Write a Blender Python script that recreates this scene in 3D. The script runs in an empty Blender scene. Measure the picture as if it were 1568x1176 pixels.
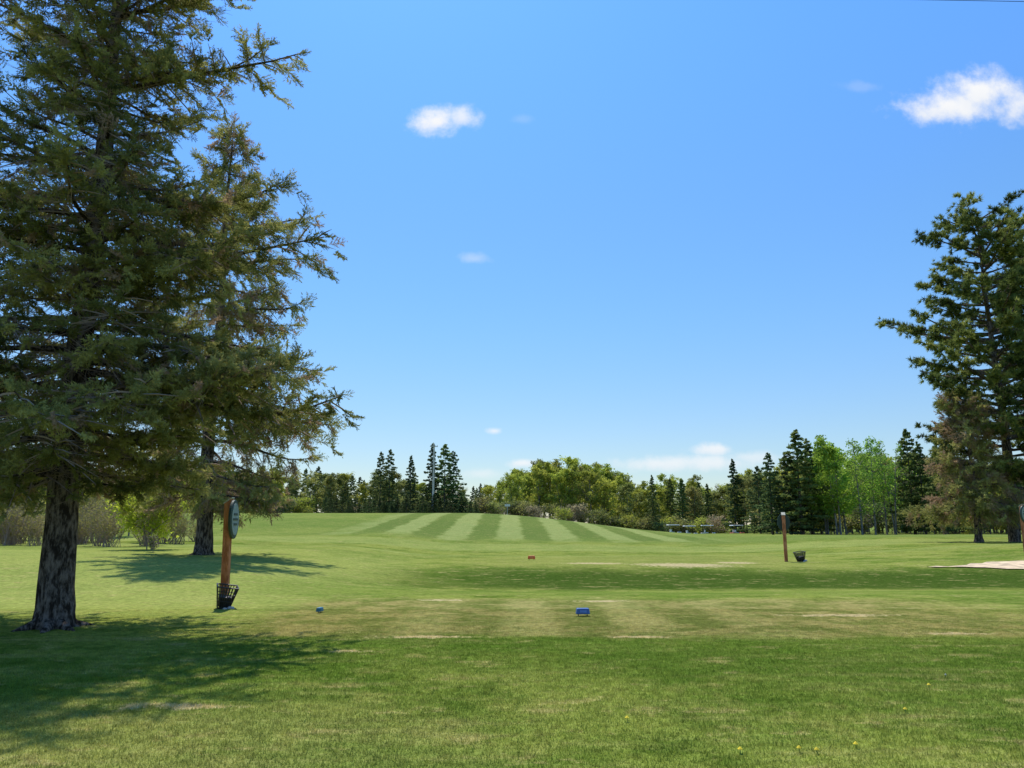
import bpy, math, numpy as np, time
from mathutils import Vector, Matrix
R = math.radians
scene = bpy.context.scene

# ------------------------------------------------------------------ helpers
def S(t):
    t = min(1.0, max(0.0, t)); return t*t*(3-2*t)

def h(x, y):
    H = 0.28 + 2.9*(1-S((x+6)/34.0))
    z = H*S((y-46)/64.0)
    z -= 0.9*S((y-112)/45.0)*(H/3.2)
    z -= 1.1*S((y-112)/16.0)*S((x-12)/8.0)*(1-S((x-36)/10.0))
    z += 0.5*S((-x-4)/6.0)*S((y-16)/10.0)*(1-S((y-45)/70.0))
    z += 0.65*S((x-13)/16.0)*S((y-20)/20.0)*(1-S((y-60)/45.0))
    z -= 0.30*S((y-17.5)/6.0)*(1-S((y-26)/5.0))*S((x+7)/6.0)
    z -= 0.16*S((y-40)/5.0)*(1-S((y-50)/8.0))*S((x+20)/8.0)
    z += 0.035*math.sin(x*0.31+1.0)*math.sin(y*0.27)*S((y-14)/10.0)*(1-S((y-200)/50))
    return z

class E:
    """tiny expression wrapper around shader math nodes"""
    def __init__(s, nt, sock): s.nt, s.k = nt, sock
    def m(s, op, *o, clamp=False):
        n = s.nt.nodes.new('ShaderNodeMath'); n.operation = op; n.use_clamp = clamp
        for i, a in enumerate((s,)+o):
            if isinstance(a, E): s.nt.links.new(a.k, n.inputs[i])
            else: n.inputs[i].default_value = a
        return E(s.nt, n.outputs[0])
    def __add__(s, o): return s.m('ADD', o)
    def __radd__(s, o): return s.m('ADD', o)
    def __sub__(s, o): return s.m('SUBTRACT', o)
    def __rsub__(s, o): return (s*-1.0)+o
    def __mul__(s, o): return s.m('MULTIPLY', o)
    def __rmul__(s, o): return s.m('MULTIPLY', o)
    def __truediv__(s, o): return s.m('DIVIDE', o)
    def ss(s, a, b):
        n = s.nt.nodes.new('ShaderNodeMapRange'); n.interpolation_type = 'SMOOTHSTEP'
        s.nt.links.new(s.k, n.inputs[0])
        if a < b:
            n.inputs[1].default_value = a; n.inputs[2].default_value = b
        else:
            n.inputs[1].default_value = b; n.inputs[2].default_value = a
            n.inputs[3].default_value = 1.0; n.inputs[4].default_value = 0.0
        return E(s.nt, n.outputs[0])

def noise(nt, vec, scale, detail=4.0, rough=0.55, out=0):
    n = nt.nodes.new('ShaderNodeTexNoise'); n.inputs['Scale'].default_value = scale
    n.inputs['Detail'].default_value = detail; n.inputs['Roughness'].default_value = rough
    if vec is not None: nt.links.new(vec, n.inputs['Vector'])
    return E(nt, n.outputs[out])

def comb(nt, x, y, z):
    n = nt.nodes.new('ShaderNodeCombineXYZ')
    for i, a in enumerate((x, y, z)):
        if isinstance(a, E): nt.links.new(a.k, n.inputs[i])
        else: n.inputs[i].default_value = a
    return n.outputs[0]

def mixc(nt, fac, a, b, mode='MIX'):
    n = nt.nodes.new('ShaderNodeMix'); n.data_type = 'RGBA'; n.blend_type = mode
    n.clamp_factor = True
    if isinstance(fac, E): nt.links.new(fac.k, n.inputs[0])
    else: n.inputs[0].default_value = fac
    for v, i in ((a, 6), (b, 7)):
        if isinstance(v, tuple): n.inputs[i].default_value = (*v[:3], 1)
        else: nt.links.new(v, n.inputs[i])
    return n.outputs[2]

def newmat(name):
    m = bpy.data.materials.new(name); m.use_nodes = True
    nt = m.node_tree; nt.nodes.clear()
    o = nt.nodes.new('ShaderNodeOutputMaterial')
    return m, nt, o

def simple(name, col, rough=0.6, var=0.15, scale=8.0, metal=0.0, bump=0.0):
    m, nt, o = newmat(name)
    b = nt.nodes.new('ShaderNodeBsdfPrincipled')
    tc = nt.nodes.new('ShaderNodeTexCoord')
    n = noise(nt, tc.outputs['Object'], scale, 3)
    c = mixc(nt, n.ss(0.3, 0.7), tuple(max(0, v*(1-var)) for v in col), tuple(v*(1+var) for v in col))
    nt.links.new(c, b.inputs['Base Color'])
    b.inputs['Roughness'].default_value = rough; b.inputs['Metallic'].default_value = metal
    if bump:
        bn = nt.nodes.new('ShaderNodeBump'); bn.inputs['Strength'].default_value = bump
        bn.inputs['Distance'].default_value = 0.01
        nt.links.new(n.k, bn.inputs['Height']); nt.links.new(bn.outputs[0], b.inputs['Normal'])
    nt.links.new(b.outputs[0], o.inputs[0])
    return m

# ------------------------------------------------------------------ lawn colour
def lawn_color(nt, lite=False):
    g = nt.nodes.new('ShaderNodeNewGeometry')
    sp = nt.nodes.new('ShaderNodeSeparateXYZ'); nt.links.new(g.outputs['Position'], sp.inputs[0])
    X, Y = E(nt, sp.outputs[0]), E(nt, sp.outputs[1])
    P2 = comb(nt, X, Y, 0.0)
    big = noise(nt, P2, 0.20, 3, 0.65)
    med = noise(nt, P2, 1.1, 4, 0.75)
    fine = noise(nt, P2, 7.0, 4, 0.85)
    streak = noise(nt, comb(nt, X*0.35, Y*2.2, 3.0), 1.0, 4, 0.7)
    wob = noise(nt, P2, 0.5, 2)-0.5
    wobf = noise(nt, P2, 3.0, 2)-0.5
    c = mixc(nt, big.ss(0.42, 0.58), (0.108, 0.165, 0.025), (0.195, 0.232, 0.046))
    c = mixc(nt, med.ss(0.50, 0.64)*0.6, c, (0.260, 0.265, 0.072))
    c = mixc(nt, med.ss(0.48, 0.36)*0.65, c, (0.064, 0.112, 0.014))
    c = mixc(nt, streak.ss(0.5, 0.66)*0.6, c, (0.280, 0.270, 0.090))
    ph = (X*0.75+Y*0.66+wob*0.5).m('MULTIPLY', 2.6).m('SINE')
    c = mixc(nt, ph.ss(-0.3, 0.3)*0.15, c, (0.24, 0.285, 0.065))
    Xd = X+wob*2.5; Yd = Y+wob*1.6
    m = (Xd.ss(-2.0, -6.5))*(Yd.ss(13.0, 14.2))*(Yd.ss(46.0, 26.0))
    c = mixc(nt, m*0.6, c, (0.29, 0.325, 0.09))
    m = Xd.ss(1.0, -3.0)*Yd.ss(8.2, 6.4)
    c = mixc(nt, m*0.4, c, (0.25, 0.24, 0.08))
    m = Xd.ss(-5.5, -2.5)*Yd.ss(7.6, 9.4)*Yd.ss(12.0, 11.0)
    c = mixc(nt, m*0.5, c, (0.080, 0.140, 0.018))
    # tee box
    Xe = X+wobf*0.5+wob*.8; Ye = Y+wobf*0.6+wob*.8
    tee = Xe.ss(-4.9, -3.7)*Xe.ss(11, 7.0)*Ye.ss(11.1, 11.7)*Ye.ss(17.6, 16.2)
    tcol = mixc(nt, med.ss(0.42, 0.58), (0.150, 0.160, 0.042), (0.275, 0.230, 0.085))
    c = mixc(nt, tee*0.8, c, tcol)
    st = ((X+wob*.35+0.15)*(math.pi/0.92)).m('SINE')
    tm = tee*(X+wob*3).ss(-2.6, -1.2)*(X+wob*3).ss(6.5, 3.0)*big.ss(.3, .55)
    c = mixc(nt, tm*st.ss(-0.5, 0.5)*0.36, c, (0.31, 0.30, 0.11))
    c = mixc(nt, tm*st.ss(0.5, -0.5)*0.34, c, (0.10, 0.13, 0.030))
    if not lite:
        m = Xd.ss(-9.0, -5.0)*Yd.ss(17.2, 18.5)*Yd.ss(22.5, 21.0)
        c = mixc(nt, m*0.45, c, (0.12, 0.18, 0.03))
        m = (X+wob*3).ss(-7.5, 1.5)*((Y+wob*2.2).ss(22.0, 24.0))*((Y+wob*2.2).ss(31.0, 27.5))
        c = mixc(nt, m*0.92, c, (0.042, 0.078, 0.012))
        m = Xd.ss(-3.0, 1.0)*Xd.ss(15.0, 11.0)*Yd.ss(29.0, 31.0)*Yd.ss(42.0, 38.0)
        c = mixc(nt, m*0.5, c, (0.24, 0.25, 0.068))
        hb = (Y*0.5+wob*2.2+X*.03).m('SINE')
        m = Yd.ss(38.0, 42.0)*Yd.ss(66.0, 58.0)
        c = mixc(nt, m*hb.ss(-0.4, 0.4)*0.5, c, (0.26, 0.30, 0.09))
        hill = Y.ss(54.0, 62.0)
        c = mixc(nt, hill*0.6, c, (0.155, 0.205, 0.050))
        hb2 = (Y*0.2+X*0.06+wob*3.0).m('SINE')
        c = mixc(nt, hill*hb2.ss(-0.2, 0.4)*0.4, c, (0.105, 0.165, 0.036))
        far = noise(nt, P2, 0.22, 3)-.5
        sx = ((X+wob*1.0+far*.8+1.35)*(2*math.pi/4.6)).m('SINE')
        fa = (X+far*7).ss(-17.0, -11.5)*(X+far*8).ss(20.0, 13.5)*(Y+wobf*8+far*18).ss(58.0, 65.0)*(med*1.4+.1).m('MINIMUM', 1.0)
        c = mixc(nt, fa*sx.ss(-0.4, 0.4)*0.80, c, (0.265, 0.305, 0.11))
        c = mixc(nt, fa*sx.ss(0.4, -0.4)*0.80, c, (0.100, 0.145, 0.038))
    spots = [(1.9, 11.35, .62, .14, .9), (-2.1, 10.1, .5, .15, .5), (-3.0, 7.15, .85, .22, .5), (1.9, 16.6, .9, .25, .7),
             (-1.5, 16.8, .9, .25, .6), (-1.3, 11.35, 1.3, .22, .5), (6.6, 11.7, 1.0, .2, .5), (5.9, 14.0, 1.6, .35, .5)]
    if not lite: spots = [(6.9, 31.2, 2.4, 1.5, 1), (3.4, 31.9, 1.6, 0.9, .9), (9.6, 33, 1.2, 1.0, .8)]+spots
    mk = None
    for cx, cy, rx, ry, k in spots:
        a = (X-cx)*(1/rx); b = (Y-cy)*(1/ry)
        d = 1.0-(a*a+b*b).m('SQRT')-(1-k)*.5
        mk = d if mk is None else mk.m('MAXIMUM', d)
    mk = (mk+(fine-0.5)*1.8+wobf*1.2).ss(0.05, 0.5)
    c = mixc(nt, mk*.85, c, (0.46, 0.37, 0.20))
    dd = noise(nt, comb(nt, X, Y*2.0, 8.0), 1.4, 4, 0.75)
    c = mixc(nt, dd.ss(0.56, 0.66)*0.6, c, (0.35, 0.30, 0.12))
    v = fine*2.3-0.13
    c = mixc(nt, 1.0, c, comb(nt, v, v, v*0.95), 'MULTIPLY')
    return c, fine

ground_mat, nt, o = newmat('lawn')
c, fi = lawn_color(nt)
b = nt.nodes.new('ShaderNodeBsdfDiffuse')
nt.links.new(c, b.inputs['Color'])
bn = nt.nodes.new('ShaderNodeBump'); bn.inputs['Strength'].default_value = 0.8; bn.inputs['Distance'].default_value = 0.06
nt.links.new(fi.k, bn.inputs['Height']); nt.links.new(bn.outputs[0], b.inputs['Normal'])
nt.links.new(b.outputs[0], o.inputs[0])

blade_mat, nt, o = newmat('grass_blade')
c, fi = lawn_color(nt, True)
c = mixc(nt, 1.0, c, (1.5, 1.45, 1.3), 'MULTIPLY')
d = nt.nodes.new('ShaderNodeBsdfDiffuse'); t = nt.nodes.new('ShaderNodeBsdfTranslucent'); mx = nt.nodes.new('ShaderNodeMixShader')
nt.links.new(c, d.inputs[0]); nt.links.new(c, t.inputs[0]); mx.inputs[0].default_value = 0.45
nt.links.new(d.outputs[0], mx.inputs[1]); nt.links.new(t.outputs[0], mx.inputs[2]); nt.links.new(mx.outputs[0], o.inputs[0])

# ------------------------------------------------------------------ mesh building
def mesh_from(name, V, F, mats, mi=None, tint=None, smooth=None):
    V = np.asarray(V, np.float32); F = np.asarray(F, np.int32)
    me = bpy.data.meshes.new(name)
    me.vertices.add(len(V)); me.vertices.foreach_set('co', V.ravel())
    k = F.shape[1]
    me.loops.add(F.size); me.loops.foreach_set('vertex_index', F.ravel())
    me.polygons.add(len(F)); me.polygons.foreach_set('loop_start', np.arange(0, F.size, k, dtype=np.int32))
    if mi is not None: me.polygons.foreach_set('material_index', np.asarray(mi, np.int32))
    if smooth is not None: me.polygons.foreach_set('use_smooth', np.asarray(smooth, bool))
    for m in mats: me.materials.append(m)
    if tint is not None:
        a = me.attributes.new('tint', 'FLOAT', 'POINT'); a.data.foreach_set('value', np.asarray(tint, np.float32))
    me.update(calc_edges=True)
    return me

def add(name, me, loc=(0, 0, 0), rot=(0, 0, 0), sc=(1, 1, 1), parent=None):
    ob = bpy.data.objects.new(name, me); scene.collection.objects.link(ob)
    ob.location = loc; ob.rotation_euler = rot; ob.scale = sc
    if parent: ob.parent = parent
    return ob

class Acc:
    def __init__(s): s.V, s.F, s.M, s.T, s.n = [], [], [], [], 0
    def put(s, V, F, mat, tint):
        V = np.asarray(V, float); F = np.asarray(F, int)
        s.V.append(V); s.F.append(F+s.n); s.n += len(V)
        s.M.append(np.full(len(F), mat)); s.T.append(np.broadcast_to(np.asarray(tint, float), (len(V),)).copy())
    def tube(s, P, Rr, sides, mat=0, tint=0.5, rough=0.0, rs=None):
        P = np.asarray(P, float); n = len(P)
        T = np.gradient(P, axis=0); T /= np.linalg.norm(T, axis=1)[:, None]+1e-9
        up = np.array([0, 0, 1.0]) if abs(T[0, 2]) < 0.8 else np.array([1.0, 0, 0])
        A = np.cross(T, up); A /= np.linalg.norm(A, axis=1)[:, None]+1e-9
        B = np.cross(T, A)
        th = np.linspace(0, 2*math.pi, sides, endpoint=False)
        rr = np.asarray(Rr, float)[:, None]*np.ones(sides)
        if rough: rr = rr*(1+rough*rs.randn(n, sides))
        V = P[:, None, :]+rr[..., None]*(np.cos(th)[None, :, None]*A[:, None, :]+np.sin(th)[None, :, None]*B[:, None, :])
        F = []
        for i in range(n-1):
            for j in range(sides):
                a = i*sides+j; b2 = i*sides+(j+1) % sides
                F += [(a, a+sides, b2), (b2, a+sides, b2+sides)]
        s.put(V.reshape(-1, 3), F, mat, tint)
    def inst(s, TV, TF, pos, Rm, sc, mat, tint):
        pos = np.asarray(pos, float); k = len(pos)
        if k == 0: return
        sc = np.broadcast_to(np.asarray(sc, float), (k,))
        V = np.einsum('kij,nj->kni', Rm, TV)*sc[:, None, None]+pos[:, None, :]
        F = TF[None]+(np.arange(k)*len(TV))[:, None, None]
        s.put(V.reshape(-1, 3), F.reshape(-1, 3), mat, np.repeat(np.broadcast_to(tint, (k,)), len(TV)))
    def mesh(s, name, mats):
        M = np.concatenate(s.M)
        return mesh_from(name, np.concatenate(s.V), np.concatenate(s.F), mats, M, np.concatenate(s.T), M == 0)

def frames(D, roll):
    D = D/(np.linalg.norm(D, axis=1)[:, None]+1e-9)
    Z = np.tile([0, 0, 1.0], (len(D), 1))
    Yv = np.cross(Z, D); Yv /= np.linalg.norm(Yv, axis=1)[:, None]+1e-6
    Zv = np.cross(D, Yv)
    c, sn = np.cos(roll)[:, None], np.sin(roll)[:, None]
    Y2 = Yv*c+Zv*sn; Z2 = -Yv*sn+Zv*c
    return np.stack([D, Y2, Z2], axis=2)

def leaf_tris(acc, C, size, rs, mat, tint):
    C = np.asarray(C); n = len(C)
    if n == 0: return
    a = rs.randn(n, 3); a /= np.linalg.norm(a, axis=1)[:, None]
    b2 = np.cross(a, rs.randn(n, 3)); b2 /= np.linalg.norm(b2, axis=1)[:, None]
    sz = np.broadcast_to(size, (n,))[:, None]*rs.uniform(.6, 1.3, (n, 1))
    V = np.stack([C+a*sz*.6, C-a*sz*.35+b2*sz*.45, C-a*sz*.35-b2*sz*.45], axis=1).reshape(-1, 3)
    acc.put(V, np.arange(3*n).reshape(-1, 3), mat, np.repeat(np.broadcast_to(tint, (n,)), 3))

# ------------------------------------------------------------------ plant materials
def foliage(name, dark, mid, light, trans=0.25, objcol=False, brown=None):
    m, nt, o = newmat(name)
    at = nt.nodes.new('ShaderNodeAttribute'); at.attribute_name = 'tint'
    T = E(nt, at.outputs['Fac'])
    if objcol:
        oi = nt.nodes.new('ShaderNodeObjectInfo')
        base = oi.outputs['Color']
        c = mixc(nt, T.ss(0.0, 1.0), mixc(nt, 1.0, base, (0.6, 0.65, 0.6), 'MULTIPLY'), mixc(nt, 1.0, base, (1.35, 1.3, 1.2), 'MULTIPLY'))
    else:
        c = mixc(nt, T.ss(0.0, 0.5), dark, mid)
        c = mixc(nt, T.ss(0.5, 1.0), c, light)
        if brown: c = mixc(nt, T.ss(1.1, 1.3), c, brown)
    d = nt.nodes.new('ShaderNodeBsdfDiffuse'); t = nt.nodes.new('ShaderNodeBsdfTranslucent'); mx = nt.nodes.new('ShaderNodeMixShader')
    nt.links.new(c, d.inputs[0]); nt.links.new(c, t.inputs[0]); mx.inputs[0].default_value = trans
    nt.links.new(d.outputs[0], mx.inputs[1]); nt.links.new(t.outputs[0], mx.inputs[2])
    nt.links.new(mx.outputs[0], o.inputs[0])
    return m

def bark(name, c1, c2, sc=14.0):
    m, nt, o = newmat(name)
    tc = nt.nodes.new('ShaderNodeTexCoord')
    sp = nt.nodes.new('ShaderNodeSeparateXYZ'); nt.links.new(tc.outputs['Object'], sp.inputs[0])
    v = comb(nt, E(nt, sp.outputs[0]), E(nt, sp.outputs[1]), E(nt, sp.outputs[2])*0.3)
    n = noise(nt, v, sc, 5, 0.7)
    b = nt.nodes.new('ShaderNodeBsdfDiffuse')
    nt.links.new(mixc(nt, n.ss(0.4, 0.62), c1, c2), b.inputs['Color'])
    bn = nt.nodes.new('ShaderNodeBump'); bn.inputs['Strength'].default_value = 1.0; bn.inputs['Distance'].default_value = 0.06
    nt.links.new(n.k, bn.inputs['Height']); nt.links.new(bn.outputs[0], b.inputs['Normal'])
    nt.links.new(b.outputs[0], o.inputs[0])
    return m

bark_dark = bark('spruce_bark', (0.035, 0.028, 0.022), (0.25, 0.20, 0.16))
bark_grey = bark('grey_bark', (0.16, 0.14, 0.12), (0.36, 0.32, 0.27), 6)
dead_twig, nt, o = newmat('dead_twig'); _d = nt.nodes.new('ShaderNodeBsdfDiffuse'); _d.inputs[0].default_value = (.33, .25, .20, 1); nt.links.new(_d.outputs[0], o.inputs[0])
needle_a = foliage('spruce_needles', (0.062, 0.072, 0.022), (0.205, 0.215, 0.062), (0.44, 0.42, 0.135), 0.47, brown=(0.40, 0.28, 0.17))
needle_b = foliage('pine_needles', (0.05, 0.075, 0.025), (0.17, 0.21, 0.055), (0.40, 0.42, 0.115), 0.45)
far_leaf = foliage('distant_foliage', None, None, None, 0.5, objcol=True)

# ------------------------------------------------------------------ spruce
def spray_template(seed, L=0.36, nside=6, step=0.013, nl=0.03, nw=0.008):
    rs = np.random.RandomState(seed); V = []; F = []
    lines = [((0, 0, 0), (1, 0, -0.08), L)]
    for i in range(nside):
        sx = L*(0.05+0.75*i/nside); sg = 1 if i % 2 else -1
        ang = R(rs.uniform(30, 60))
        lines.append(((sx, 0, -0.08*sx), (math.cos(ang), sg*math.sin(ang), rs.uniform(-.5, .5)), L*(0.55-0.3*i/nside)))
    for p, d, l in lines:
        p = np.array(p, float); d = np.array(d, float); d /= np.linalg.norm(d)
        a = np.cross(d, [0, 0, 1.]); a /= np.linalg.norm(a); bb = np.cross(d, a)
        k = max(2, int(l/step))
        for q in range(k):
            c0 = p+d*l*(q+.5)/k
            for w in range(2):
                th = rs.uniform(0, 2*math.pi)
                rad = math.cos(th)*a+math.sin(th)*bb
                tip = c0+(rad*0.8+d*0.6)*nl*rs.uniform(.8, 1.2)
                side = np.cross(rad, d)*nw*.5
                i0 = len(V); V += [c0-side, c0+side, tip]; F.append((i0, i0+1, i0+2))
    return np.array(V), np.array(F)

def clump(p):
    return (math.sin(p[0]*2.3+1.3*math.sin(p[2]*1.7))*math.sin(p[1]*2.1+p[2]*.9)*math.sin(p[2]*2.6+p[0]*1.1))

def spruce(name, H, r0, h0, Lf, nb, seed, tmpl, sp=0.17, scl=1.0, dead=6, brown=0.0, inner=0.35, extra=(), droop=1.0, sides=14, skip=0.0, mats=None, tbias=0.0, dens=5.2, zmin=1.9, gap=0.0, hang=0.0):
    rs = np.random.RandomState(seed); acc = Acc()
    zs = np.concatenate([[-0.15, 0.0, 0.12, 0.3, 0.6], np.linspace(1.0, H, 26)])
    P = np.array([[0.05*math.sin(z*.7+seed), 0.05*math.cos(z*.55), z] for z in zs])
    rad = np.array([r0*(1.55 if z < -.1 else 1.38 if z < .05 else 1.2 if z < .2 else 1.06 if z < .4 else 1.0)*(1-max(0, z)/H*.97) for z in zs])
    acc.tube(P, rad, sides, 0, 0.5, 0.05, rs)
    if r0 > .25:
        for k in range(9):
            a = k*0.72+rs.uniform(-.2, .2); l = rs.uniform(.35, .8)
            pp = [[math.cos(a)*q*l*1.0, math.sin(a)*q*l, 0.17*(1-q)**2-0.02*q] for q in (0.3, .55, .8, 1.0)]
            acc.tube(pp, [.1, .075, .05, .02], 6, 0, 0.5, 0.08, rs)
    br = []
    for i in range(nb):
        f = (i+rs.rand())/nb
        hh = h0+(H*0.985-h0)*f**1.05
        az = i*2.39996+rs.uniform(-.4, .4)
        if rs.rand() < skip: continue
        br.append((hh, az, Lf(hh, az)*rs.uniform(.5, 1.15)))
    br += list(extra)
    SP, SD, ST = [], [], []
    for hh, az, L in br:
        f = hh/H
        a1 = (0.12-0.25*(1-f))*1.0+0.35*f; b1 = 0.62*(1-f*.55)*droop; c1 = 0.36
        azw = rs.uniform(-.25, .25)
        tb = rs.uniform(-.22, .28)+tbias; dn = rs.uniform(.6, 1.2)
        ss = np.linspace(0, 1, 9)
        bx = P[0, 0]; ph = rs.uniform(0, 6)
        def pt(s):
            aa = az+azw*s; z = hh+L*(a1*s-b1*s*s+c1*s**3)+.05*L*s*math.sin(5*s+ph)
            if z < zmin+.5: z = zmin+.5*math.exp((z-zmin-.5)/.5)
            return np.array([bx+math.cos(aa)*L*s, math.sin(aa)*L*s, z])
        PP = np.array([pt(s) for s in ss])
        rb = max(0.012, 0.016*L*r0/0.27+0.008)
        acc.tube(PP, rb*(1-ss*.85), 5, 0)
        for k in range(int(dead*min(1, L/2.0))):
            s = rs.uniform(.05, .7); p = pt(s)
            d = rs.randn(3); d[2] *= .5; d /= np.linalg.norm(d); l = rs.uniform(.25, .7)*scl
            m1 = p+d*l*.5+rs.randn(3)*.04+[0, 0, -.03]; e1 = p+d*l+[0, 0, -.1*l]
            acc.tube([p, m1, e1], [.007*scl, .005*scl, .002*scl], 3, 1)
            for kk in range(2):
                acc.tube([m1, m1+(rs.randn(3)*.5+d)*l*.35], [.004*scl, .002*scl], 3, 1)
        n2 = int(L*dens*dn/scl**.5)+3
        for k in range(n2):
            s = 0.12+0.88*(k+rs.rand())/n2
            p = pt(s); tg = pt(min(1, s+.03))-pt(s-.03); tg /= np.linalg.norm(tg)
            sg = 1 if k % 2 else -1
            an = sg*R(rs.uniform(35, 80))
            d = np.array([tg[0]*math.cos(an)-tg[1]*math.sin(an), tg[0]*math.sin(an)+tg[1]*math.cos(an), tg[2]*.5-rs.uniform(-.2, .5)-hang*rs.rand()])
            d /= np.linalg.norm(d)
            l2 = min(1.1*scl, (0.13+0.40*(1-s))*L*rs.uniform(.4, 1.2))
            e = p+d*l2+np.array([0, 0, -.12*l2])
            acc.tube([p, (p+e)/2+[0, 0, .02], e], [rb*.35*(1.1-s*.6), rb*.22, .003], 3, 1)
            m = max(1, int(l2/(sp*scl)))
            for q in range(m+1):
                w = (q+rs.uniform(-.3, .3))/max(1, m); w = min(1, max(0, w))
                rr = s*.75+w*.35
                if rs.rand() > S((rr-inner+.15)/.3): continue
                pos = p*(1-w)+e*w
                cl = clump(pos)
                if gap and cl < -gap*.9 and rs.rand() < .9: continue
                yaw = rs.uniform(-.9, .9)
                dd = np.array([d[0]*math.cos(yaw)-d[1]*math.sin(yaw), d[0]*math.sin(yaw)+d[1]*math.cos(yaw), d[2]+rs.uniform(-.5, .7)-hang*rs.rand()])
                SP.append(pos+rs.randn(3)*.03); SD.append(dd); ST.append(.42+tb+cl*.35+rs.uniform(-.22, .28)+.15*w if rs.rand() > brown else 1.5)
        for k in range(int(L*5.0*dn/scl)+2):
            s = rs.uniform(.4, 1.0) if k else 1.0
            SP.append(pt(s)); tg = pt(s)-pt(s-.05)
            SD.append(tg/np.linalg.norm(tg)+rs.randn(3)*.55*(0.3 if k == 0 else 1)); ST.append(.55+tb+rs.uniform(-.2, .3))
    SP = np.array(SP); SD = np.array(SD); ST = np.array(ST); k = len(SP)
    Fm = frames(SD, rs.uniform(-1.4, 1.4, k)); which = rs.randint(0, len(tmpl), k)
    for j, (TV, TF) in enumerate(tmpl):
        q = which == j
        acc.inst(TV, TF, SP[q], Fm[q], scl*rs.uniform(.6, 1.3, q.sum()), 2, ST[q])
    print(name, 'sprays', k, 'verts', acc.n)
    return acc.mesh(name, mats or [bark_dark, dead_twig, needle_a])

near_t = [spray_template(i, .30, 7, .018, .045, .019) for i in range(3)]
mid_t = [spray_template(10+i, .50, 6, .045, .09, .038) for i in range(3)]

def L1(z, az):
    f = (z-1.6)/14.5
    side = 1.0-.20*max(0, math.cos(az))+.12*max(0, -math.cos(az))
    return 3.4*side*(1-f)**.66*(1+.18*math.sin(z*1.9+.6))
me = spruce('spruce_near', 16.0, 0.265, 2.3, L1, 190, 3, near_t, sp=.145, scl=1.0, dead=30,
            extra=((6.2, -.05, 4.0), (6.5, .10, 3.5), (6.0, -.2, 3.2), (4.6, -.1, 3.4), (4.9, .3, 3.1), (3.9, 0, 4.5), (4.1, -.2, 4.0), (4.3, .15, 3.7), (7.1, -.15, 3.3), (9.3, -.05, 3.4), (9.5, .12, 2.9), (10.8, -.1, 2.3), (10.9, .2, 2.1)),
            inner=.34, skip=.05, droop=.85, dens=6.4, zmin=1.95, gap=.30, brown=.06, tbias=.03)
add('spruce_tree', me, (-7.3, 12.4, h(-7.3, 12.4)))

def L2(z, az):
    f = (z-1.8)/16.0
    return 3.7*(1-f)**.55*(1.0+.14*math.sin(z*2.1))
me = spruce('spruce_mid', 17.8, 0.31, 2.2, L2, 92, 8, mid_t, sp=.25, scl=1.05, dead=16, brown=.4,
            extra=((13.0, .15, 3.4), (5.4, -.05, 4.6), (5.9, .12, 4.2), (9.4, -.1, 3.6), (11.4, 0, 3.7)),
            inner=.33, droop=1.0, skip=.08, tbias=.25, gap=.25, hang=.9)
add('spruce_tree.001', me, (-11.7, 29.0, h(-11.7, 29)-.02))

# ------------------------------------------------------------------ pine
def tuft_template(seed, n=22, l=.34, w=.06):
    rs = np.random.RandomState(seed); V = []; F = []
    for i in range(n):
        d = rs.randn(3); d[0] = abs(d[0])*1.1+.2; d /= np.linalg.norm(d)
        sd = np.cross(d, rs.randn(3)); sd /= np.linalg.norm(sd)
        tip = d*l*rs.uniform(.7, 1.1); i0 = len(V)
        V += [-sd*w*.5, sd*w*.5, tip+sd*w*.3]; F.append((i0, i0+1, i0+2))
    return np.array(V), np.array(F)
tufts = [tuft_template(i) for i in range(4)]

def pine(name, H, r0, h0, Lf, nb, seed, scl=1.0, mats=None, tbias=0):
    rs = np.random.RandomState(seed); acc = Acc()
    zs = np.linspace(-.2, H, 22)
    P = np.array([[.12*math.sin(z*.3), .12*math.cos(z*.25), z] for z in zs])
    acc.tube(P, r0*(1-np.clip(zs, 0, H)/H*.93), 10, 0, .5, .04, rs)
    SP, SD, ST = [], [], []
    for i in range(nb):
        tier = i//4
        hh = h0+(H*.97-h0)*((tier*4+rs.uniform(0, 2.6))/nb); az = i*2.4+rs.uniform(-.5, .5)
        L = Lf(hh)*rs.uniform(.6, 1.1); f = hh/H; tb = rs.uniform(-.2, .2)+tbias
        def pt(s): return np.array([math.cos(az)*L*s, math.sin(az)*L*s, hh+L*((-.12+.45*f)*s+.18*s*s)])
        ss = np.linspace(0, 1, 6)
        acc.tube([pt(s) for s in ss], (.02*L+.02)*(1-ss*.8), 5, 0)
        for k in range(int(L*2.3)+3):
            s = rs.uniform(.3, 1); p = pt(s); an = az+rs.uniform(-1.2, 1.2); l2 = rs.uniform(.4, 1.4)*(1.15-s*.5)*scl
            d = np.array([math.cos(an), math.sin(an), rs.uniform(-.1, .45)]); e = p+d*l2
            acc.tube([p, e], [.02, .01], 3, 0)
            for q in range(int(4.5*l2)+3):
                w = rs.uniform(.35, 1.05); pos = p*(1-w)+e*w+rs.randn(3)*.11
                SP.append(pos); SD.append(d+rs.randn(3)*.5+[0, 0, .5]); ST.append(.5+tb+rs.uniform(-.3, .3)+.3*clump(pos*.5))
    SP = np.array(SP); SD = np.array(SD); ST = np.array(ST); Fm = frames(SD, rs.uniform(0, 6, len(SP))); w = rs.randint(0, 4, len(SP))
    for j, (TV, TF) in enumerate(tufts):
        q = w == j; acc.inst(TV, TF, SP[q], Fm[q], scl*rs.uniform(.75, 1.2, q.sum()), 2, ST[q])
    return acc.mesh(name, mats or [bark_dark, dead_twig, needle_b])

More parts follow.
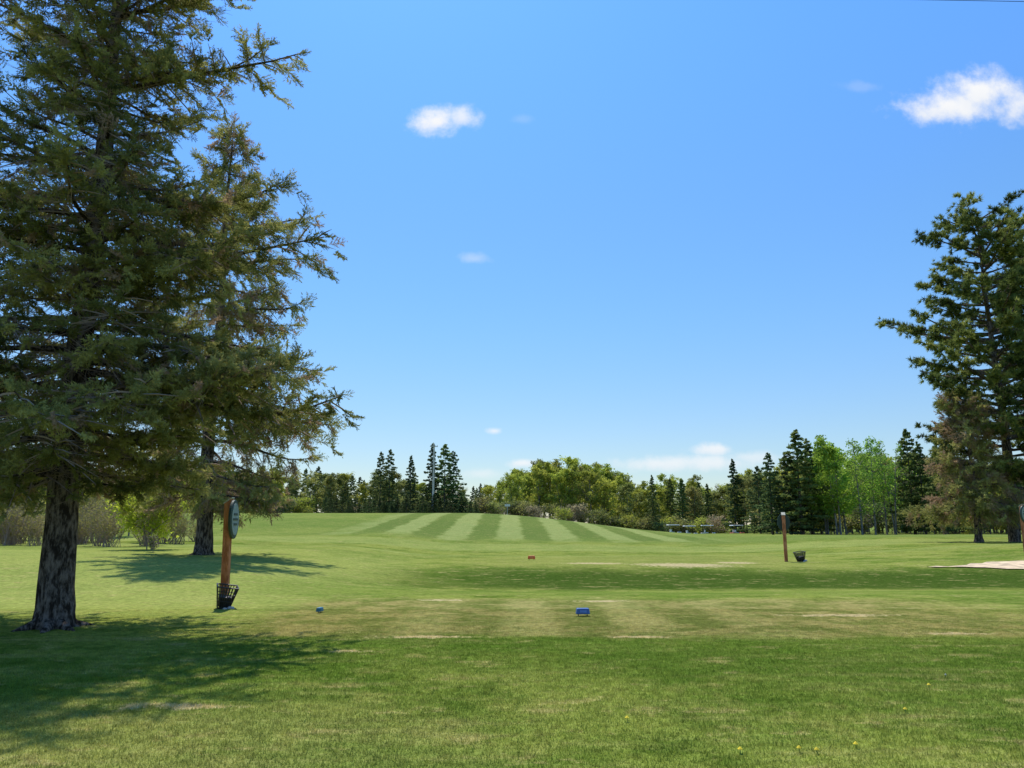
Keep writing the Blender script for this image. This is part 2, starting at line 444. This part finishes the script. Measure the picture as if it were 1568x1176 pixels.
def LP(z):
    return float(np.interp(z/23.5, [0, .2, .35, .5, .6, .68, .8, .92, 1.0], [3.6, 4.6, 5.6, 6.3, 6.1, 4.6, 3.9, 2.9, 1.2]))
add('pine_tree', pine('pine_a', 23.4, .38, 3.5, LP, 124, 21), (33.2, 50.5, h(33.2, 50.5)))
add('pine_tree.001', pine('pine_b', 22.0, .36, 3.5, LP, 108, 22), (39.6, 53, h(39.6, 53)))
me = spruce('spruce_right', 9.5, .24, 1.6, lambda z, a: 3.4*(1-(z-1.5)/9.5)**.7, 70, 31, mid_t, sp=.34, scl=1.3, dead=8, brown=.3, inner=.4, skip=.1, sides=8, tbias=.4, hang=.6)
add('spruce_tree.002', me, (30.0, 49.2, h(30, 49.2)))

# ------------------------------------------------------------------ distant trees
def far_conifer(name, H, Rr, seed, n=1500):
    rs = np.random.RandomState(seed); acc = Acc()
    zs = np.linspace(0, H, 6)
    acc.tube([[0, 0, z] for z in zs], .16*(1.03-zs/H), 6, 0)
    C, sz = [], []
    nb = int(H*6)
    for i in range(nb):
        f = .06+.94*(i+rs.rand())/nb; z = H*f; L = Rr*(1-f)**.7*rs.uniform(.45, 1.2)+.12
        az = i*2.4+rs.uniform(-.4, .4)
        m = int(n/nb*(L/Rr*1.6+.25))+3
        for k in range(m):
            s = rs.uniform(.15, 1)**.7
            wd = .22*L*(1.1-s)+.1
            a2 = az+rs.randn()*wd/max(.2, L*s)*.8
            C.append([math.cos(a2)*L*s, math.sin(a2)*L*s, z-.22*L*s+.12*L*s*s+rs.randn()*.06]); sz.append(.34)
    C = np.array(C)
    leaf_tris(acc, C, np.array(sz), rs, 2, rs.uniform(0, 1, len(C)))
    return acc.mesh(name, [bark_dark, dead_twig, far_leaf])

def far_decid(name, H, W, seed, n=3500, leaf=.2, upright=.6, spread=.35):
    rs = np.random.RandomState(seed); acc = Acc(); C = []; T = []
    nst = rs.randint(1, 4)
    for st in range(nst):
        ox, oy = rs.randn(2)*.25*(nst > 1)
        hx, hy = rs.randn(2)*.12*H*(.3+.5*(nst > 1)); Hs = H*rs.uniform(.85, 1)
        def tp(f): return np.array([ox+hx*f**1.4, oy+hy*f**1.4, Hs*f*.97])
        ff = np.linspace(0, 1, 7)
        acc.tube([tp(f) for f in ff], .011*H*(1.05-ff), 5, 0)
        nb = int(26/nst)+6
        for i in range(nb):
            f = rs.uniform(.18, .98); p = tp(f); az = rs.uniform(0, 6.28)
            L = W*(math.sin(math.pi*min(1, f*.85+.12))**.8)*rs.uniform(.5, 1.1)
            up = rs.uniform(.4, 1.3)*upright*1.6
            e = p+np.array([math.cos(az)*L, math.sin(az)*L, L*up]); e[2] = min(e[2], H*1.02)
            mid = (p+e)/2+rs.randn(3)*.08*L
            acc.tube([p, mid, e], [.03, .02, .008], 3, 0)
            tb = rs.uniform(.1, .8)
            for k in range(5):
                w = rs.uniform(.3, 1); q = p*(1-w)+e*w
                d = rs.randn(3); d[2] = abs(d[2])*.7; e2 = q+d/np.linalg.norm(d)*rs.uniform(.35, .5)*L
                acc.tube([q, e2], [.014, .005], 3, 0)
                m = int(n/(nb*nst*5))
                w2 = rs.uniform(.2, 1.1, m)[:, None]
                C.append(q*(1-w2)+e2*w2+rs.randn(m, 3)*spread*.6); T.append(np.full(m, tb)+rs.uniform(-.2, .25, m))
    C = np.concatenate(C); T = np.concatenate(T); C[:, 2] = np.maximum(C[:, 2], .1)
    leaf_tris(acc, C, leaf, rs, 2, T)
    return acc.mesh(name, [bark_grey, dead_twig, far_leaf])

con = [far_conifer('conifer_%d' % i, 12, (2.6, 3.3, 3.6, 2.3)[i], 40+i, 2600) for i in range(4)]
dec = [far_decid('poplar_%d' % i, 12, (2.4, 2.9, 2.1, 3.2, 2.6)[i], 60+i, 4200, .27) for i in range(5)]
thin = [far_decid('thin_%d' % i, 12, (2.2, 2.8)[i], 80+i, 1300, .22) for i in range(2)]
bush = [far_decid('bush_%d' % i, 3, 1.6, 90+i, 1200, .19, .5) for i in range(3)]

line = bpy.data.objects.new('distant_treeline', None); scene.collection.objects.link(line)
rs = np.random.RandomState(5)
K = np.array([(-1.3, 11), (-.9, 12), (-.362, .0787*150), (-.303, 11.6), (-.243, 11.2), (-.19, 10.6), (-.157, 10.6), (-.063, 9.0), (-.016, 8.6), (-.003, 11), (.014, 12.7), (.048, 13.9),
              (.099, 14.0), (.129, 12.8), (.146, 9.9), (.172, 8.6), (.219, 10.2), (.27, 8.6), (.296, 10.2), (.338, 10.8), (.398, 14.8), (.50, 14.6), (.57, 13.8), (.67, 13.5), (1.3, 14)])
def dist(a): return 152-34*S((a-.27)/.08)
def col(kind):
    j = rs.uniform(.82, 1.18)
    C = {'y': (.42, .45, .080), 'o': (.30, .31, .095), 'b': (.36, .31, .19), 'g': (.33, .49, .075), 'd': (.11, .15, .065), 'm': (.17, .21, .072)}[kind]
    return tuple(v*j*rs.uniform(.94, 1.06) for v in C)+(1,)
cnt = 0
def tree(ms, a, d, ztop, kind, wide=1.0, parent=line, name=None):
    """a = lateral slope x/y, ztop = absolute height of the tip"""
    global cnt
    x, y = a*d, d; z = h(x, y); me = ms[rs.randint(len(ms))]
    Hm = 3.0 if me.name.startswith('bush') else 12.0
    s = max(.15, (ztop-z)/Hm); cnt += 1
    ob = add(name or 'tree_%d' % cnt, me, (x, y, z-.05), (0, 0, rs.uniform(0, 6.28)), (s*wide, s*wide, s), parent)
    ob.color = col(kind); return ob
for row, (dd, hs, st) in enumerate(((0, .97, .0145), (14, 1.0, .0145), (32, 1.04, .018))):
    a = -1.1
    while a < 1.1:
        a += st*rs.uniform(.6, 1.4)
        D = (dist(a)+dd+rs.uniform(-5, 5)); top = 1.6+np.interp(a, K[:, 0], K[:, 1])*(D/150)*hs*rs.uniform(.80, 1.0)
        if -.016 < a < .145: ms, k = (dec, 'y' if rs.rand() < .85 else 'o')
        elif a < -.3: ms, k = (dec, 'y' if rs.rand() < .6 else 'o')
        elif a < -.02:
            u = rs.rand(); ms, k = (con, 'm') if u < .2 else (con, 'd') if u < .3 else (thin, 'b') if u < .42 else (dec, 'o') if u < .85 else (dec, 'y')
        elif .40 < a < .50: ms, k = (dec if rs.rand() < .5 else thin, 'g')
        else:
            u = rs.rand(); ms, k = (con, 'm') if u < .14 else (con, 'd') if u < .18 else (thin, 'b') if u < .28 else (dec, 'o') if u < .60 else (dec, 'y')
        if ms is con: top = 1.6+(top-1.6)*rs.uniform(.85, 1.04)
        tree(ms, a, D, top, k, 1.1)
a = -1.1
while a < 1.1:
    a += .0095*rs.uniform(.5, 1.5); D = dist(a)-9+rs.uniform(-4, 4)
    tree(bush if rs.rand() < .88 else con, a, D, h(a*D, D)+rs.uniform(2.2, 4.2), ('o', 'm', 'y', 'b', 'o')[rs.randint(5)], 1.3)
a = -.25
while a < -.05:
    a += .006*rs.uniform(.6, 1.4); D = 128+rs.uniform(-4, 6)
    tree(con, a, D, h(a*D, D)+rs.uniform(2.4, 3.7), 'd', 1.9)

def lone(kind, ms, a, d, slope, c, wide=1.0):
    return tree(ms, a, d, 1.6+slope*d, c, wide, None, kind)
for a, d, sl, w in ((-.174, 138, .095, .9), (-.162, 141, .098, .9), (-.134, 137, .090, .95), (-.106, 136, .106, .9), (-.089, 136, .105, 1.3), (-.078, 138, .096, 1.1),
                    (.293, 135, .085, .9), (.341, 100, .094, 1.1), (.325, 112, .076, 1.1), (.379, 98, .124, 1.4), (.393, 101, .112, 1.2), (.365, 99, .095, 1.2), (.404, 104, .096, 1.0),
                    (.527, 97, .125, 1.1), (.541, 95, .108, 1.1), (.565, 92, .105, 1.2), (.185, 141, .064, .8)):
    lone('spruce_tree', con, a, d, sl, 'd' if rs.rand() < .6 else 'm', w)
for a, d, sl in ((.425, 97, .119), (.44, 99, .112), (.458, 96, .118), (.475, 97, .121), (.49, 98, .116), (.503, 97, .108), (.415, 99, .10)):
    lone('poplar_tree', dec if a < .45 else thin, a, d, sl, 'g', 1.0)

# left edge brush (mostly bare)
def bare(name, H, seed, n=26):
    rs = np.random.RandomState(seed); acc = Acc(); C = []
    for i in range(n):
        az = rs.uniform(0, 6.28); le = rs.uniform(.15, .55); l = H*rs.uniform(.5, 1)
        b0 = np.array([rs.randn()*.2, rs.randn()*.2, 0]); d = np.array([math.cos(az)*le, math.sin(az)*le, 1.0])
        e = b0+d*l; acc.tube([b0, (b0+e)/2+rs.randn(3)*.08, e], [.018, .011, .004], 4, 1)
        for k in range(9):
            w = rs.uniform(.25, 1); q = b0*(1-w)+e*w; f = rs.randn(3); f[2] = abs(f[2])+.4; f /= np.linalg.norm(f)
            e2 = q+f*rs.uniform(.3, .9); acc.tube([q, e2], [.007, .003], 3, 1)
            w2 = rs.uniform(.3, 1, 6)[:, None]; C.append(q*(1-w2)+e2*w2+rs.randn(6, 3)*.05)
    leaf_tris(acc, np.concatenate(C), .08, rs, 2, .5)
    return acc.mesh(name, [bark_grey, dead_twig, far_leaf])
brs = [bare('brush_%d' % i, 3.0, 100+i) for i in range(3)]
thick = bpy.data.objects.new('brush_thicket', None); scene.collection.objects.link(thick)
for i in range(64):
    x = rs.uniform(-50, -19.5); y = 39+(-19-x)*.12+abs(rs.randn())*5
    ob = add('shrub_%d' % i, brs[i % 3], (x, y, h(x, y)-.03), (0, 0, rs.uniform(0, 6)), (1, 1, rs.uniform(.45, 1.0)), thick); ob.color = (.30, .28, .09, 1)
for i in range(40):
    x = rs.uniform(-64, -22); y = 46+abs(rs.randn())*8
    ob = add('sapling_%d' % i, (thin+dec)[i % 7], (x, y, h(x, y)-.03), (0, 0, rs.uniform(0, 6)), (.5, .5, rs.uniform(.35, .6)), thick); ob.color = col('y' if i % 3 else 'b')
sh = add('leafy_shrub', far_decid('leafy_shrub', 2.5, 1.5, 122, 7500, .13, .5, .3), (-15.9, 33.8, h(-15.9, 33.8)-.03)); sh.color = (.50, .55, .07, 1)
sh = add('sapling', far_decid('sapling', .75, .28, 121, 260, .06, .5, .08), (-14.4, 30.8, h(-14.4, 30.8)-.02)); sh.color = (.25, .3, .07, 1)

# ------------------------------------------------------------------ ground sheet
def axis(a, b, fine_lo, fine_hi, step, g=1.12):
    v = list(np.arange(fine_lo, fine_hi+step, step)); s = step
    while v[-1] < b: s *= g; v.append(v[-1]+s)
    s = step; w = [v[0]]
    while w[-1] > a: s *= g; w.append(w[-1]-s)
    return np.array(w[::-1][:-1]+v)
xs = axis(-3500, 3500, -50, 50, 1.0); ys = axis(-400, 4500, 0, 165, 1.0)
V = np.array([(x, y, h(x, y)) for y in ys for x in xs]); nx = len(xs)
ii = np.arange(len(ys)-1)[:, None]*nx+np.arange(nx-1)[None]; ii = ii.ravel()
F = np.stack([ii, ii+1, ii+nx+1, ii+nx], 1)
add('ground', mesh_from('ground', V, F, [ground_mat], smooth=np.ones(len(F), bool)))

# grass blades near the camera
gr = bpy.data.objects.new('grass_blades', None); scene.collection.objects.link(gr)
tiles = []
for q in range(3):
    r2 = np.random.RandomState(200+q); n = 6500; TS = 1.25
    bp = np.stack([r2.uniform(-TS/2, TS/2, n), r2.uniform(-TS/2, TS/2, n), np.full(n, -.003)], 1)
    th = r2.uniform(0, 6.28, n); hh = r2.uniform(.012, .036, n)*(1+.5*(r2.rand(n) > .95)); ln = r2.randn(n, 2)*.014
    w = np.stack([np.cos(th), np.sin(th), np.zeros(n)], 1)*.0038
    tip = bp+np.stack([ln[:, 0], ln[:, 1], hh], 1)
    tiles.append(mesh_from('grass_tile_%d' % q, np.stack([bp-w, bp+w, tip], 1).reshape(-1, 3), np.arange(3*n).reshape(-1, 3), [blade_mat]))
y = 4.4; k = 0
while y < 15:
    wx = y*.74+1.2; x = -wx
    while x < wx:
        k += 1; f = 1-.8*S((y-7)/8)
        add('tile_%d' % k, tiles[rs.randint(3)], (x, y, h(x, y)), (0, 0, rs.randint(4)*math.pi/2), (1, 1, f), gr)
        x += 1.25
    y += 1.25

# ------------------------------------------------------------------ sandy path
gm = simple('sandy_gravel', (.60, .45, .27), .95, .3, 2.5, bump=.4)
V, F = [], []; n = 110
for i in range(n):
    x = 16.0+i*.4; wd = (1.0+.25*math.sin(x*1.1))*S((x-16.0)/4.5)+.03; cy = 29.9-.02*(x-15)+.3*math.sin(x*.23)
    e1, e2 = rs.uniform(-.16, .16, 2)
    for yy in (cy-wd+e1, cy, cy+wd+e2): V.append((x, yy, h(x, yy)+.035))
for i in range(n-1):
    for j in range(2): a = i*3+j; F.append((a, a+3, a+4, a+1))
add('gravel_path', mesh_from('gravel_path', V, F, [gm]))

# ------------------------------------------------------------------ built objects
import bmesh
def bm_obj(name, build, mat, loc=(0, 0, 0), rot=(0, 0, 0), parent=None, bevel=0.0, smooth=False):
    bm = bmesh.new(); build(bm)
    bmesh.ops.recalc_face_normals(bm, faces=bm.faces)
    me = bpy.data.meshes.new(name); bm.to_mesh(me); bm.free(); me.materials.append(mat)
    if smooth:
        for p in me.polygons: p.use_smooth = True
    ob = add(name, me, loc, rot, (1, 1, 1), parent)
    if bevel:
        md = ob.modifiers.new('b', 'BEVEL'); md.width = bevel; md.segments = 2
    return ob
def box(bm, c, s, top=None):
    r = bmesh.ops.create_cube(bm, size=1)
    for v in r['verts']:
        k = top if (top and v.co.z > 0) else 1.0
        v.co = Vector((c[0]+v.co.x*s[0]*k, c[1]+v.co.y*s[1]*k, c[2]+v.co.z*s[2]))
    return r['verts']
def rod(bm, p, q, r, seg=8):
    p, q = Vector(p), Vector(q); d = q-p
    res = bmesh.ops.create_cone(bm, cap_ends=True, segments=seg, radius1=r, radius2=r, depth=d.length)
    M = Matrix.Translation((p+q)/2) @ d.to_track_quat('Z', 'Y').to_matrix().to_4x4()
    bmesh.ops.transform(bm, matrix=M, verts=res['verts'])

wood = bark('post_wood', (.36, .13, .055), (.64, .27, .13), 9)
pale = simple('weathered_cap', (.42, .40, .30), .8)
green = simple('sign_green', (.018, .045, .03), .5)
white = simple('sign_white', (.62, .64, .60), .5)
black = simple('black_wire', (.018, .018, .018), .5)
greyp = simple('grey_plastic', (.38, .39, .37), .6)

def tee_post(loc, rot):
    e = bpy.data.objects.new('tee_sign_post', None); scene.collection.objects.link(e); e.location = loc; e.rotation_euler = rot
    def post(bm):
        vs = box(bm, (0, 0, .97), (.14, .14, 2.3))
        for v in vs:
            if v.co.z > 1 and v.co.x < 0: v.co.z -= .10
    bm_obj('post', post, wood, parent=e, bevel=.008)
    def cap(bm):
        vs = box(bm, (0, 0, 2.135), (.17, .17, .025))
        for v in vs:
            if v.co.x < 0: v.co.z -= .115
    bm_obj('cap', cap, pale, parent=e, bevel=.004)
    def disc(r1, r2, th, off):
        def f(bm):
            bmesh.ops.create_cone(bm, cap_ends=True, segments=40, radius1=1, radius2=1, depth=th)
            for v in bm.verts: v.co = Vector((v.co.z+off, v.co.x*r1, v.co.y*r2))
        return f
    bm_obj('oval_rim', disc(.27, .39, .05, 0), green, (.11, 0, 1.70), parent=e, bevel=.008)
    bm_obj('oval_face', disc(.205, .32, .02, .028), simple('sign_face', (.24, .30, .26), .5), (.11, 0, 1.70), parent=e)
    def letter(bm):
        box(bm, (.152, 0, .10), (.008, .22, .045)); box(bm, (.152, 0, 0), (.008, .28, .045)); box(bm, (.152, 0, -.10), (.008, .2, .045))
    bm_obj('lettering', letter, green, (0, 0, 1.70), parent=e)
    def bolts(bm):
        for z in (1.5, 1.82): rod(bm, (.06, 0, z), (.10, 0, z), .015)
    bm_obj('brackets', bolts, black, parent=e)
    return e
def basket(loc, rot):
    e = bpy.data.objects.new('wire_litter_basket', None); scene.collection.objects.link(e); e.location = loc; e.rotation_euler = rot
    B, T, H = .11, .19, .42
    def fr(bm):
        for z, r in ((.02, B), (.15, B+.03), (.28, B+.053), (H, T)):
            for a, b2 in (((-r, -r), (r, -r)), ((r, -r), (r, r)), ((r, r), (-r, r)), ((-r, r), (-r, -r))):
                rod(bm, (*a, z), (*b2, z), .014 if z in (.02, H) else .009, 6)
        for i in range(8):
            t = -1+2*i/7
            for s in (-1, 1):
                rod(bm, (B*t, B*s, .02), (T*t, T*s, H), .009, 6)
                if 0 < i < 7: rod(bm, (B*s, B*t, .02), (T*s, T*t, H), .009, 6)
    bm_obj('wire_frame', fr, black, parent=e)
    def lit(bm):
        box(bm, (.13, -.15, .04), (.16, .1, .07), .7); box(bm, (.02, -.2, .03), (.1, .07, .05), .6)
    bm_obj('base_weight', lit, greyp, parent=e, bevel=.015)
    bm_obj('liner', lambda bm: box(bm, (0, 0, .13), (.19, .19, .2), 1.3), black, parent=e, bevel=.015)
    return e
tee_post((-5.73, 15.5, h(-5.73, 15.5)), (0, R(-1.2), R(2)))
basket((-5.62, 15.15, h(-5.6, 15.1)), (R(6), R(8), R(25)))
tee_post((12.1, 34, h(12.1, 34)), (0, 0, R(75)))
basket((12.75, 34, h(12.75, 34)), (R(4), R(-10), R(12)))
tee_post((23.2, 34.7, h(23.2, 34.7)), (0, R(1), R(-70)))

def marker(loc, rot, colr, s=1.0, nm='tee_marker'):
    m = simple('paint', colr, .4)
    e = bpy.data.objects.new(nm, None); scene.collection.objects.link(e); e.location = loc; e.rotation_euler = rot; e.scale = (s, s, s)
    bm_obj('block', lambda bm: box(bm, (0, 0, .085), (.25, .12, .10), .86), m, parent=e, bevel=.012)
    def sp(bm):
        for x in (-.08, .08): rod(bm, (x, 0, -.05), (x, 0, .05), .008)
    bm_obj('spikes', sp, black, parent=e)
    bm_obj('label', lambda bm: box(bm, (0, -.0585, .085), (.12, .006, .04)), simple('lbl', tuple(min(.8, v*1.6+.04) for v in colr), .5), parent=e)
marker((1.26, 13.9, h(1.26, 13.9)), (0, 0, R(4)), (.045, .13, .36))
marker((-3.55, 14.4, h(-3.5, 14.4)), (0, 0, R(80)), (.02, .15, .22), .7)
marker((.9, 35.5, h(.9, 35.5)), (0, 0, R(-4)), (.80, .13, .02), 1.4)

# dandelions
dm = simple('dandelion_yellow', (.8, .6, .02), .7); dg = simple('dandelion_stem', (.1, .2, .04), .7); dw = simple('dandelion_white', (.5, .5, .45), .8)
e = bpy.data.objects.new('dandelions', None); scene.collection.objects.link(e)
def heads(pts, r):
    def f(bm):
        for x, y in pts:
            for k in range(3):
                res = bmesh.ops.create_cone(bm, cap_ends=True, segments=9, radius1=r*(1-.25*k), radius2=r*(.8-.3*k), depth=.005)
                bmesh.ops.translate(bm, verts=res['verts'], vec=(x, y, h(x, y)+.035+.0052*k))
    return f
yp = [(.95, 6.6), (1.62, 5.72), (2.05, 5.75), (2.16, 5.71), (2.5, 5.85), (4.15, 7.9), (3.4, 6.9)]
wp = [(4.6, 8.4)]
bm_obj('flower_heads', heads(yp, .018), dm, parent=e); bm_obj('seed_heads', heads(wp, .010), dw, parent=e)
def stems(bm):
    for x, y in yp+wp: rod(bm, (x, y, h(x, y)-.01), (x, y, h(x, y)+.034), .003, 5)
bm_obj('stems', stems, dg, parent=e)

# golf carts
def cart(loc, rz, body):
    e = bpy.data.objects.new('golf_cart', None); scene.collection.objects.link(e); e.location = loc; e.rotation_euler = (0, 0, rz)
    bmat = simple('cart_body', body, .35); wm = simple('cart_roof', (.80, .80, .77), .4)
    def b1(bm):
        box(bm, (0, 0, .38), (2.2, 1.1, .16)); box(bm, (.88, 0, .62), (.5, 1.05, .34), .8); box(bm, (-.75, 0, .6), (.75, 1.08, .3), .92)
    bm_obj('body', b1, bmat, parent=e, bevel=.05)
    bm_obj('seat', lambda bm: (box(bm, (-.25, 0, .72), (.5, 1.0, .14)), box(bm, (-.5, 0, .98), (.1, 1.0, .4))), white, parent=e, bevel=.03)
    def b3(bm):
        for x in (.72, -.95):
            for y in (-.48, .48): rod(bm, (x, y, .6), (x*.85, y, 1.8), .02, 6)
        rod(bm, (.6, .2, .8), (.35, .2, 1.02), .015, 6)
    bm_obj('supports', b3, black, parent=e)
    bm_obj('roof', lambda bm: box(bm, (-.1, 0, 1.86), (1.9, 1.15, .12), .94), wm, parent=e, bevel=.03)
    def wh(bm):
        for x in (.75, -.75):
            for y in (-.5, .5): rod(bm, (x, y-.08, .22), (x, y+.08, .22), .22, 16)
    bm_obj('wheels', wh, black, parent=e)
for x, y, r, bc in ((25.6, 121, .1, (.6, .6, .56)), (28.4, 122, .05, (.6, .6, .56)), (31.0, 121, -.1, (.5, .5, .48)), (35.6, 121, .3, (.55, .16, .06))):
    cart((x, y, h(x, y)), r, bc)

# utility poles and wires
def upole(loc, H):
    e = bpy.data.objects.new('utility_pole', None); scene.collection.objects.link(e); e.location = loc
    pm = simple('pole_wood', (.55, .51, .45), .85, .2, 4)
    def f(bm):
        bmesh.ops.create_cone(bm, cap_ends=True, segments=12, radius1=.19, radius2=.13, depth=H); bmesh.ops.translate(bm, verts=bm.verts, vec=(0, 0, H/2))
    bm_obj('pole', f, pm, parent=e)
    bm_obj('crossarm', lambda bm: box(bm, (0, -.16, H-.5), (1.3, .1, .12)), pm, parent=e)
    bm_obj('insulators', lambda bm: [rod(bm, (x, -.16, H-.44), (x, -.16, H-.28), .05) for x in (-.55, -.2, .2, .55)], greyp, parent=e)
upole((-13.1, 126, h(-13.1, 126)), 12.0)
upole((-40, 6.9, 0), 9.4); upole((42, 9.5, 0), 9.4)
w = Acc(); pts = []
for i in range(41):
    t = i/40; x = -40+82*t; pts.append((x, 8.1+.033*x, 7.98+1.0*(2*t-1)**2))
w.tube(pts, [.0035]*41, 6)
add('power_line', w.mesh('power_line', [black]))

# small white sign on the crest
e = bpy.data.objects.new('yardage_sign', None); scene.collection.objects.link(e); e.location = (-.65, 107, h(-.65, 107))
bm_obj('stake', lambda bm: rod(bm, (0, 0, 0), (0, 0, 1.15), .04), greyp, parent=e)
bm_obj('board', lambda bm: box(bm, (0, 0, 1.3), (.75, .06, .3)), white, parent=e, bevel=.01)

# ------------------------------------------------------------------ sky, sun, camera
EL, AZ = 63.0, -16.0
world = bpy.data.worlds.new("World"); scene.world = world; world.use_nodes = True
nt = world.node_tree; nt.nodes.clear()
out = nt.nodes.new('ShaderNodeOutputWorld'); bg = nt.nodes.new('ShaderNodeBackground')
sky = nt.nodes.new('ShaderNodeTexSky'); sky.sky_type = 'NISHITA'; sky.sun_disc = False
sky.sun_elevation = R(EL); sky.sun_rotation = R(AZ); sky.air_density = 1.0; sky.dust_density = 0.3; sky.ozone_density = 1.5
tc = nt.nodes.new('ShaderNodeTexCoord'); sp = nt.nodes.new('ShaderNodeSeparateXYZ'); nt.links.new(tc.outputs['Generated'], sp.inputs[0])
X, Y, Z = (E(nt, sp.outputs[i]) for i in range(3))
Yc = Y.m('MAXIMUM', .02); A = X/Yc; L = Z/Yc
nz = noise(nt, comb(nt, A, L, 0.), 26, 5, .62)-.5
nz2 = noise(nt, comb(nt, A, L*1.3, 4.), 9, 3, .6)-.5
tot = None; low = None
for ax, ex, wx, wy, k in ((-.110, .574, .040, .028, 1), (-.072, .580, .034, .020, .8), (.64, .598, .075, .034, 1), (.69, .622, .065, .040, 1), (.735, .60, .05, .034, .9), (-.054, .3656, .022, .009, .28), (-.0236, .123, .012, .0055, .8), (.271, .0985, .034, .009, .8),
                           (.20, .079, .07, .011, .7), (.26, .080, .07, .012, .7), (.32, .088, .05, .010, .5), (.014, .080, .022, .007, .8), (-.04, .066, .03, .008, .4), (.51, .63, .03, .009, .12), (.014, .578, .018, .008, .10), (.45, .08, .1, .012, .4)):
    a = (A-ax)*(1/wx); b2 = (L-ex)*(1/wy)
    d = (a*a+b2*b2).m('SQRT'); v = ((1.25-d)+nz*1.9+nz2*.9)
    m = v.ss(0.0, 1.2)*k
    sh = b2.ss(.5, -.9)*m
    tot = m if tot is None else tot.m('MAXIMUM', m); low = sh if low is None else low.m('MAXIMUM', sh)
tot = tot*Y.ss(0.0, .1)
cc = mixc(nt, low*.5, (6.4, 6.45, 6.55), (4.9, 5.3, 6.0))
skyc = mixc(nt, 1.0, sky.outputs[0], mixc(nt, Z.ss(0.28, .70), mixc(nt, Z.ss(0.0, .34), (.66, .70, .75), (.58, .89, 1.12)), (.60, 1.13, 1.70)), 'MULTIPLY')
nt.links.new(mixc(nt, tot, skyc, cc), bg.inputs[0]); bg.inputs[1].default_value = .15
nt.links.new(bg.outputs[0], out.inputs[0])

sl = bpy.data.lights.new('sun', 'SUN'); sl.energy = 4.9; sl.angle = R(.5); sl.color = (1, .945, .85)
so = bpy.data.objects.new('sun', sl); scene.collection.objects.link(so)
d = Vector((math.sin(R(AZ))*math.cos(R(EL)), math.cos(R(AZ))*math.cos(R(EL)), math.sin(R(EL))))
so.rotation_euler = d.to_track_quat('Z', 'Y').to_euler(); so.location = d*60

cam = bpy.data.cameras.new('camera'); co = bpy.data.objects.new('camera', cam); scene.collection.objects.link(co)
co.location = (0, 0, 1.6); co.rotation_euler = (R(100.6), 0, 0); cam.sensor_width = 36; cam.lens = 26.4; cam.clip_end = 8000
scene.camera = co
scene.view_settings.view_transform = 'Standard'; scene.view_settings.look = 'None'; scene.view_settings.exposure = 0
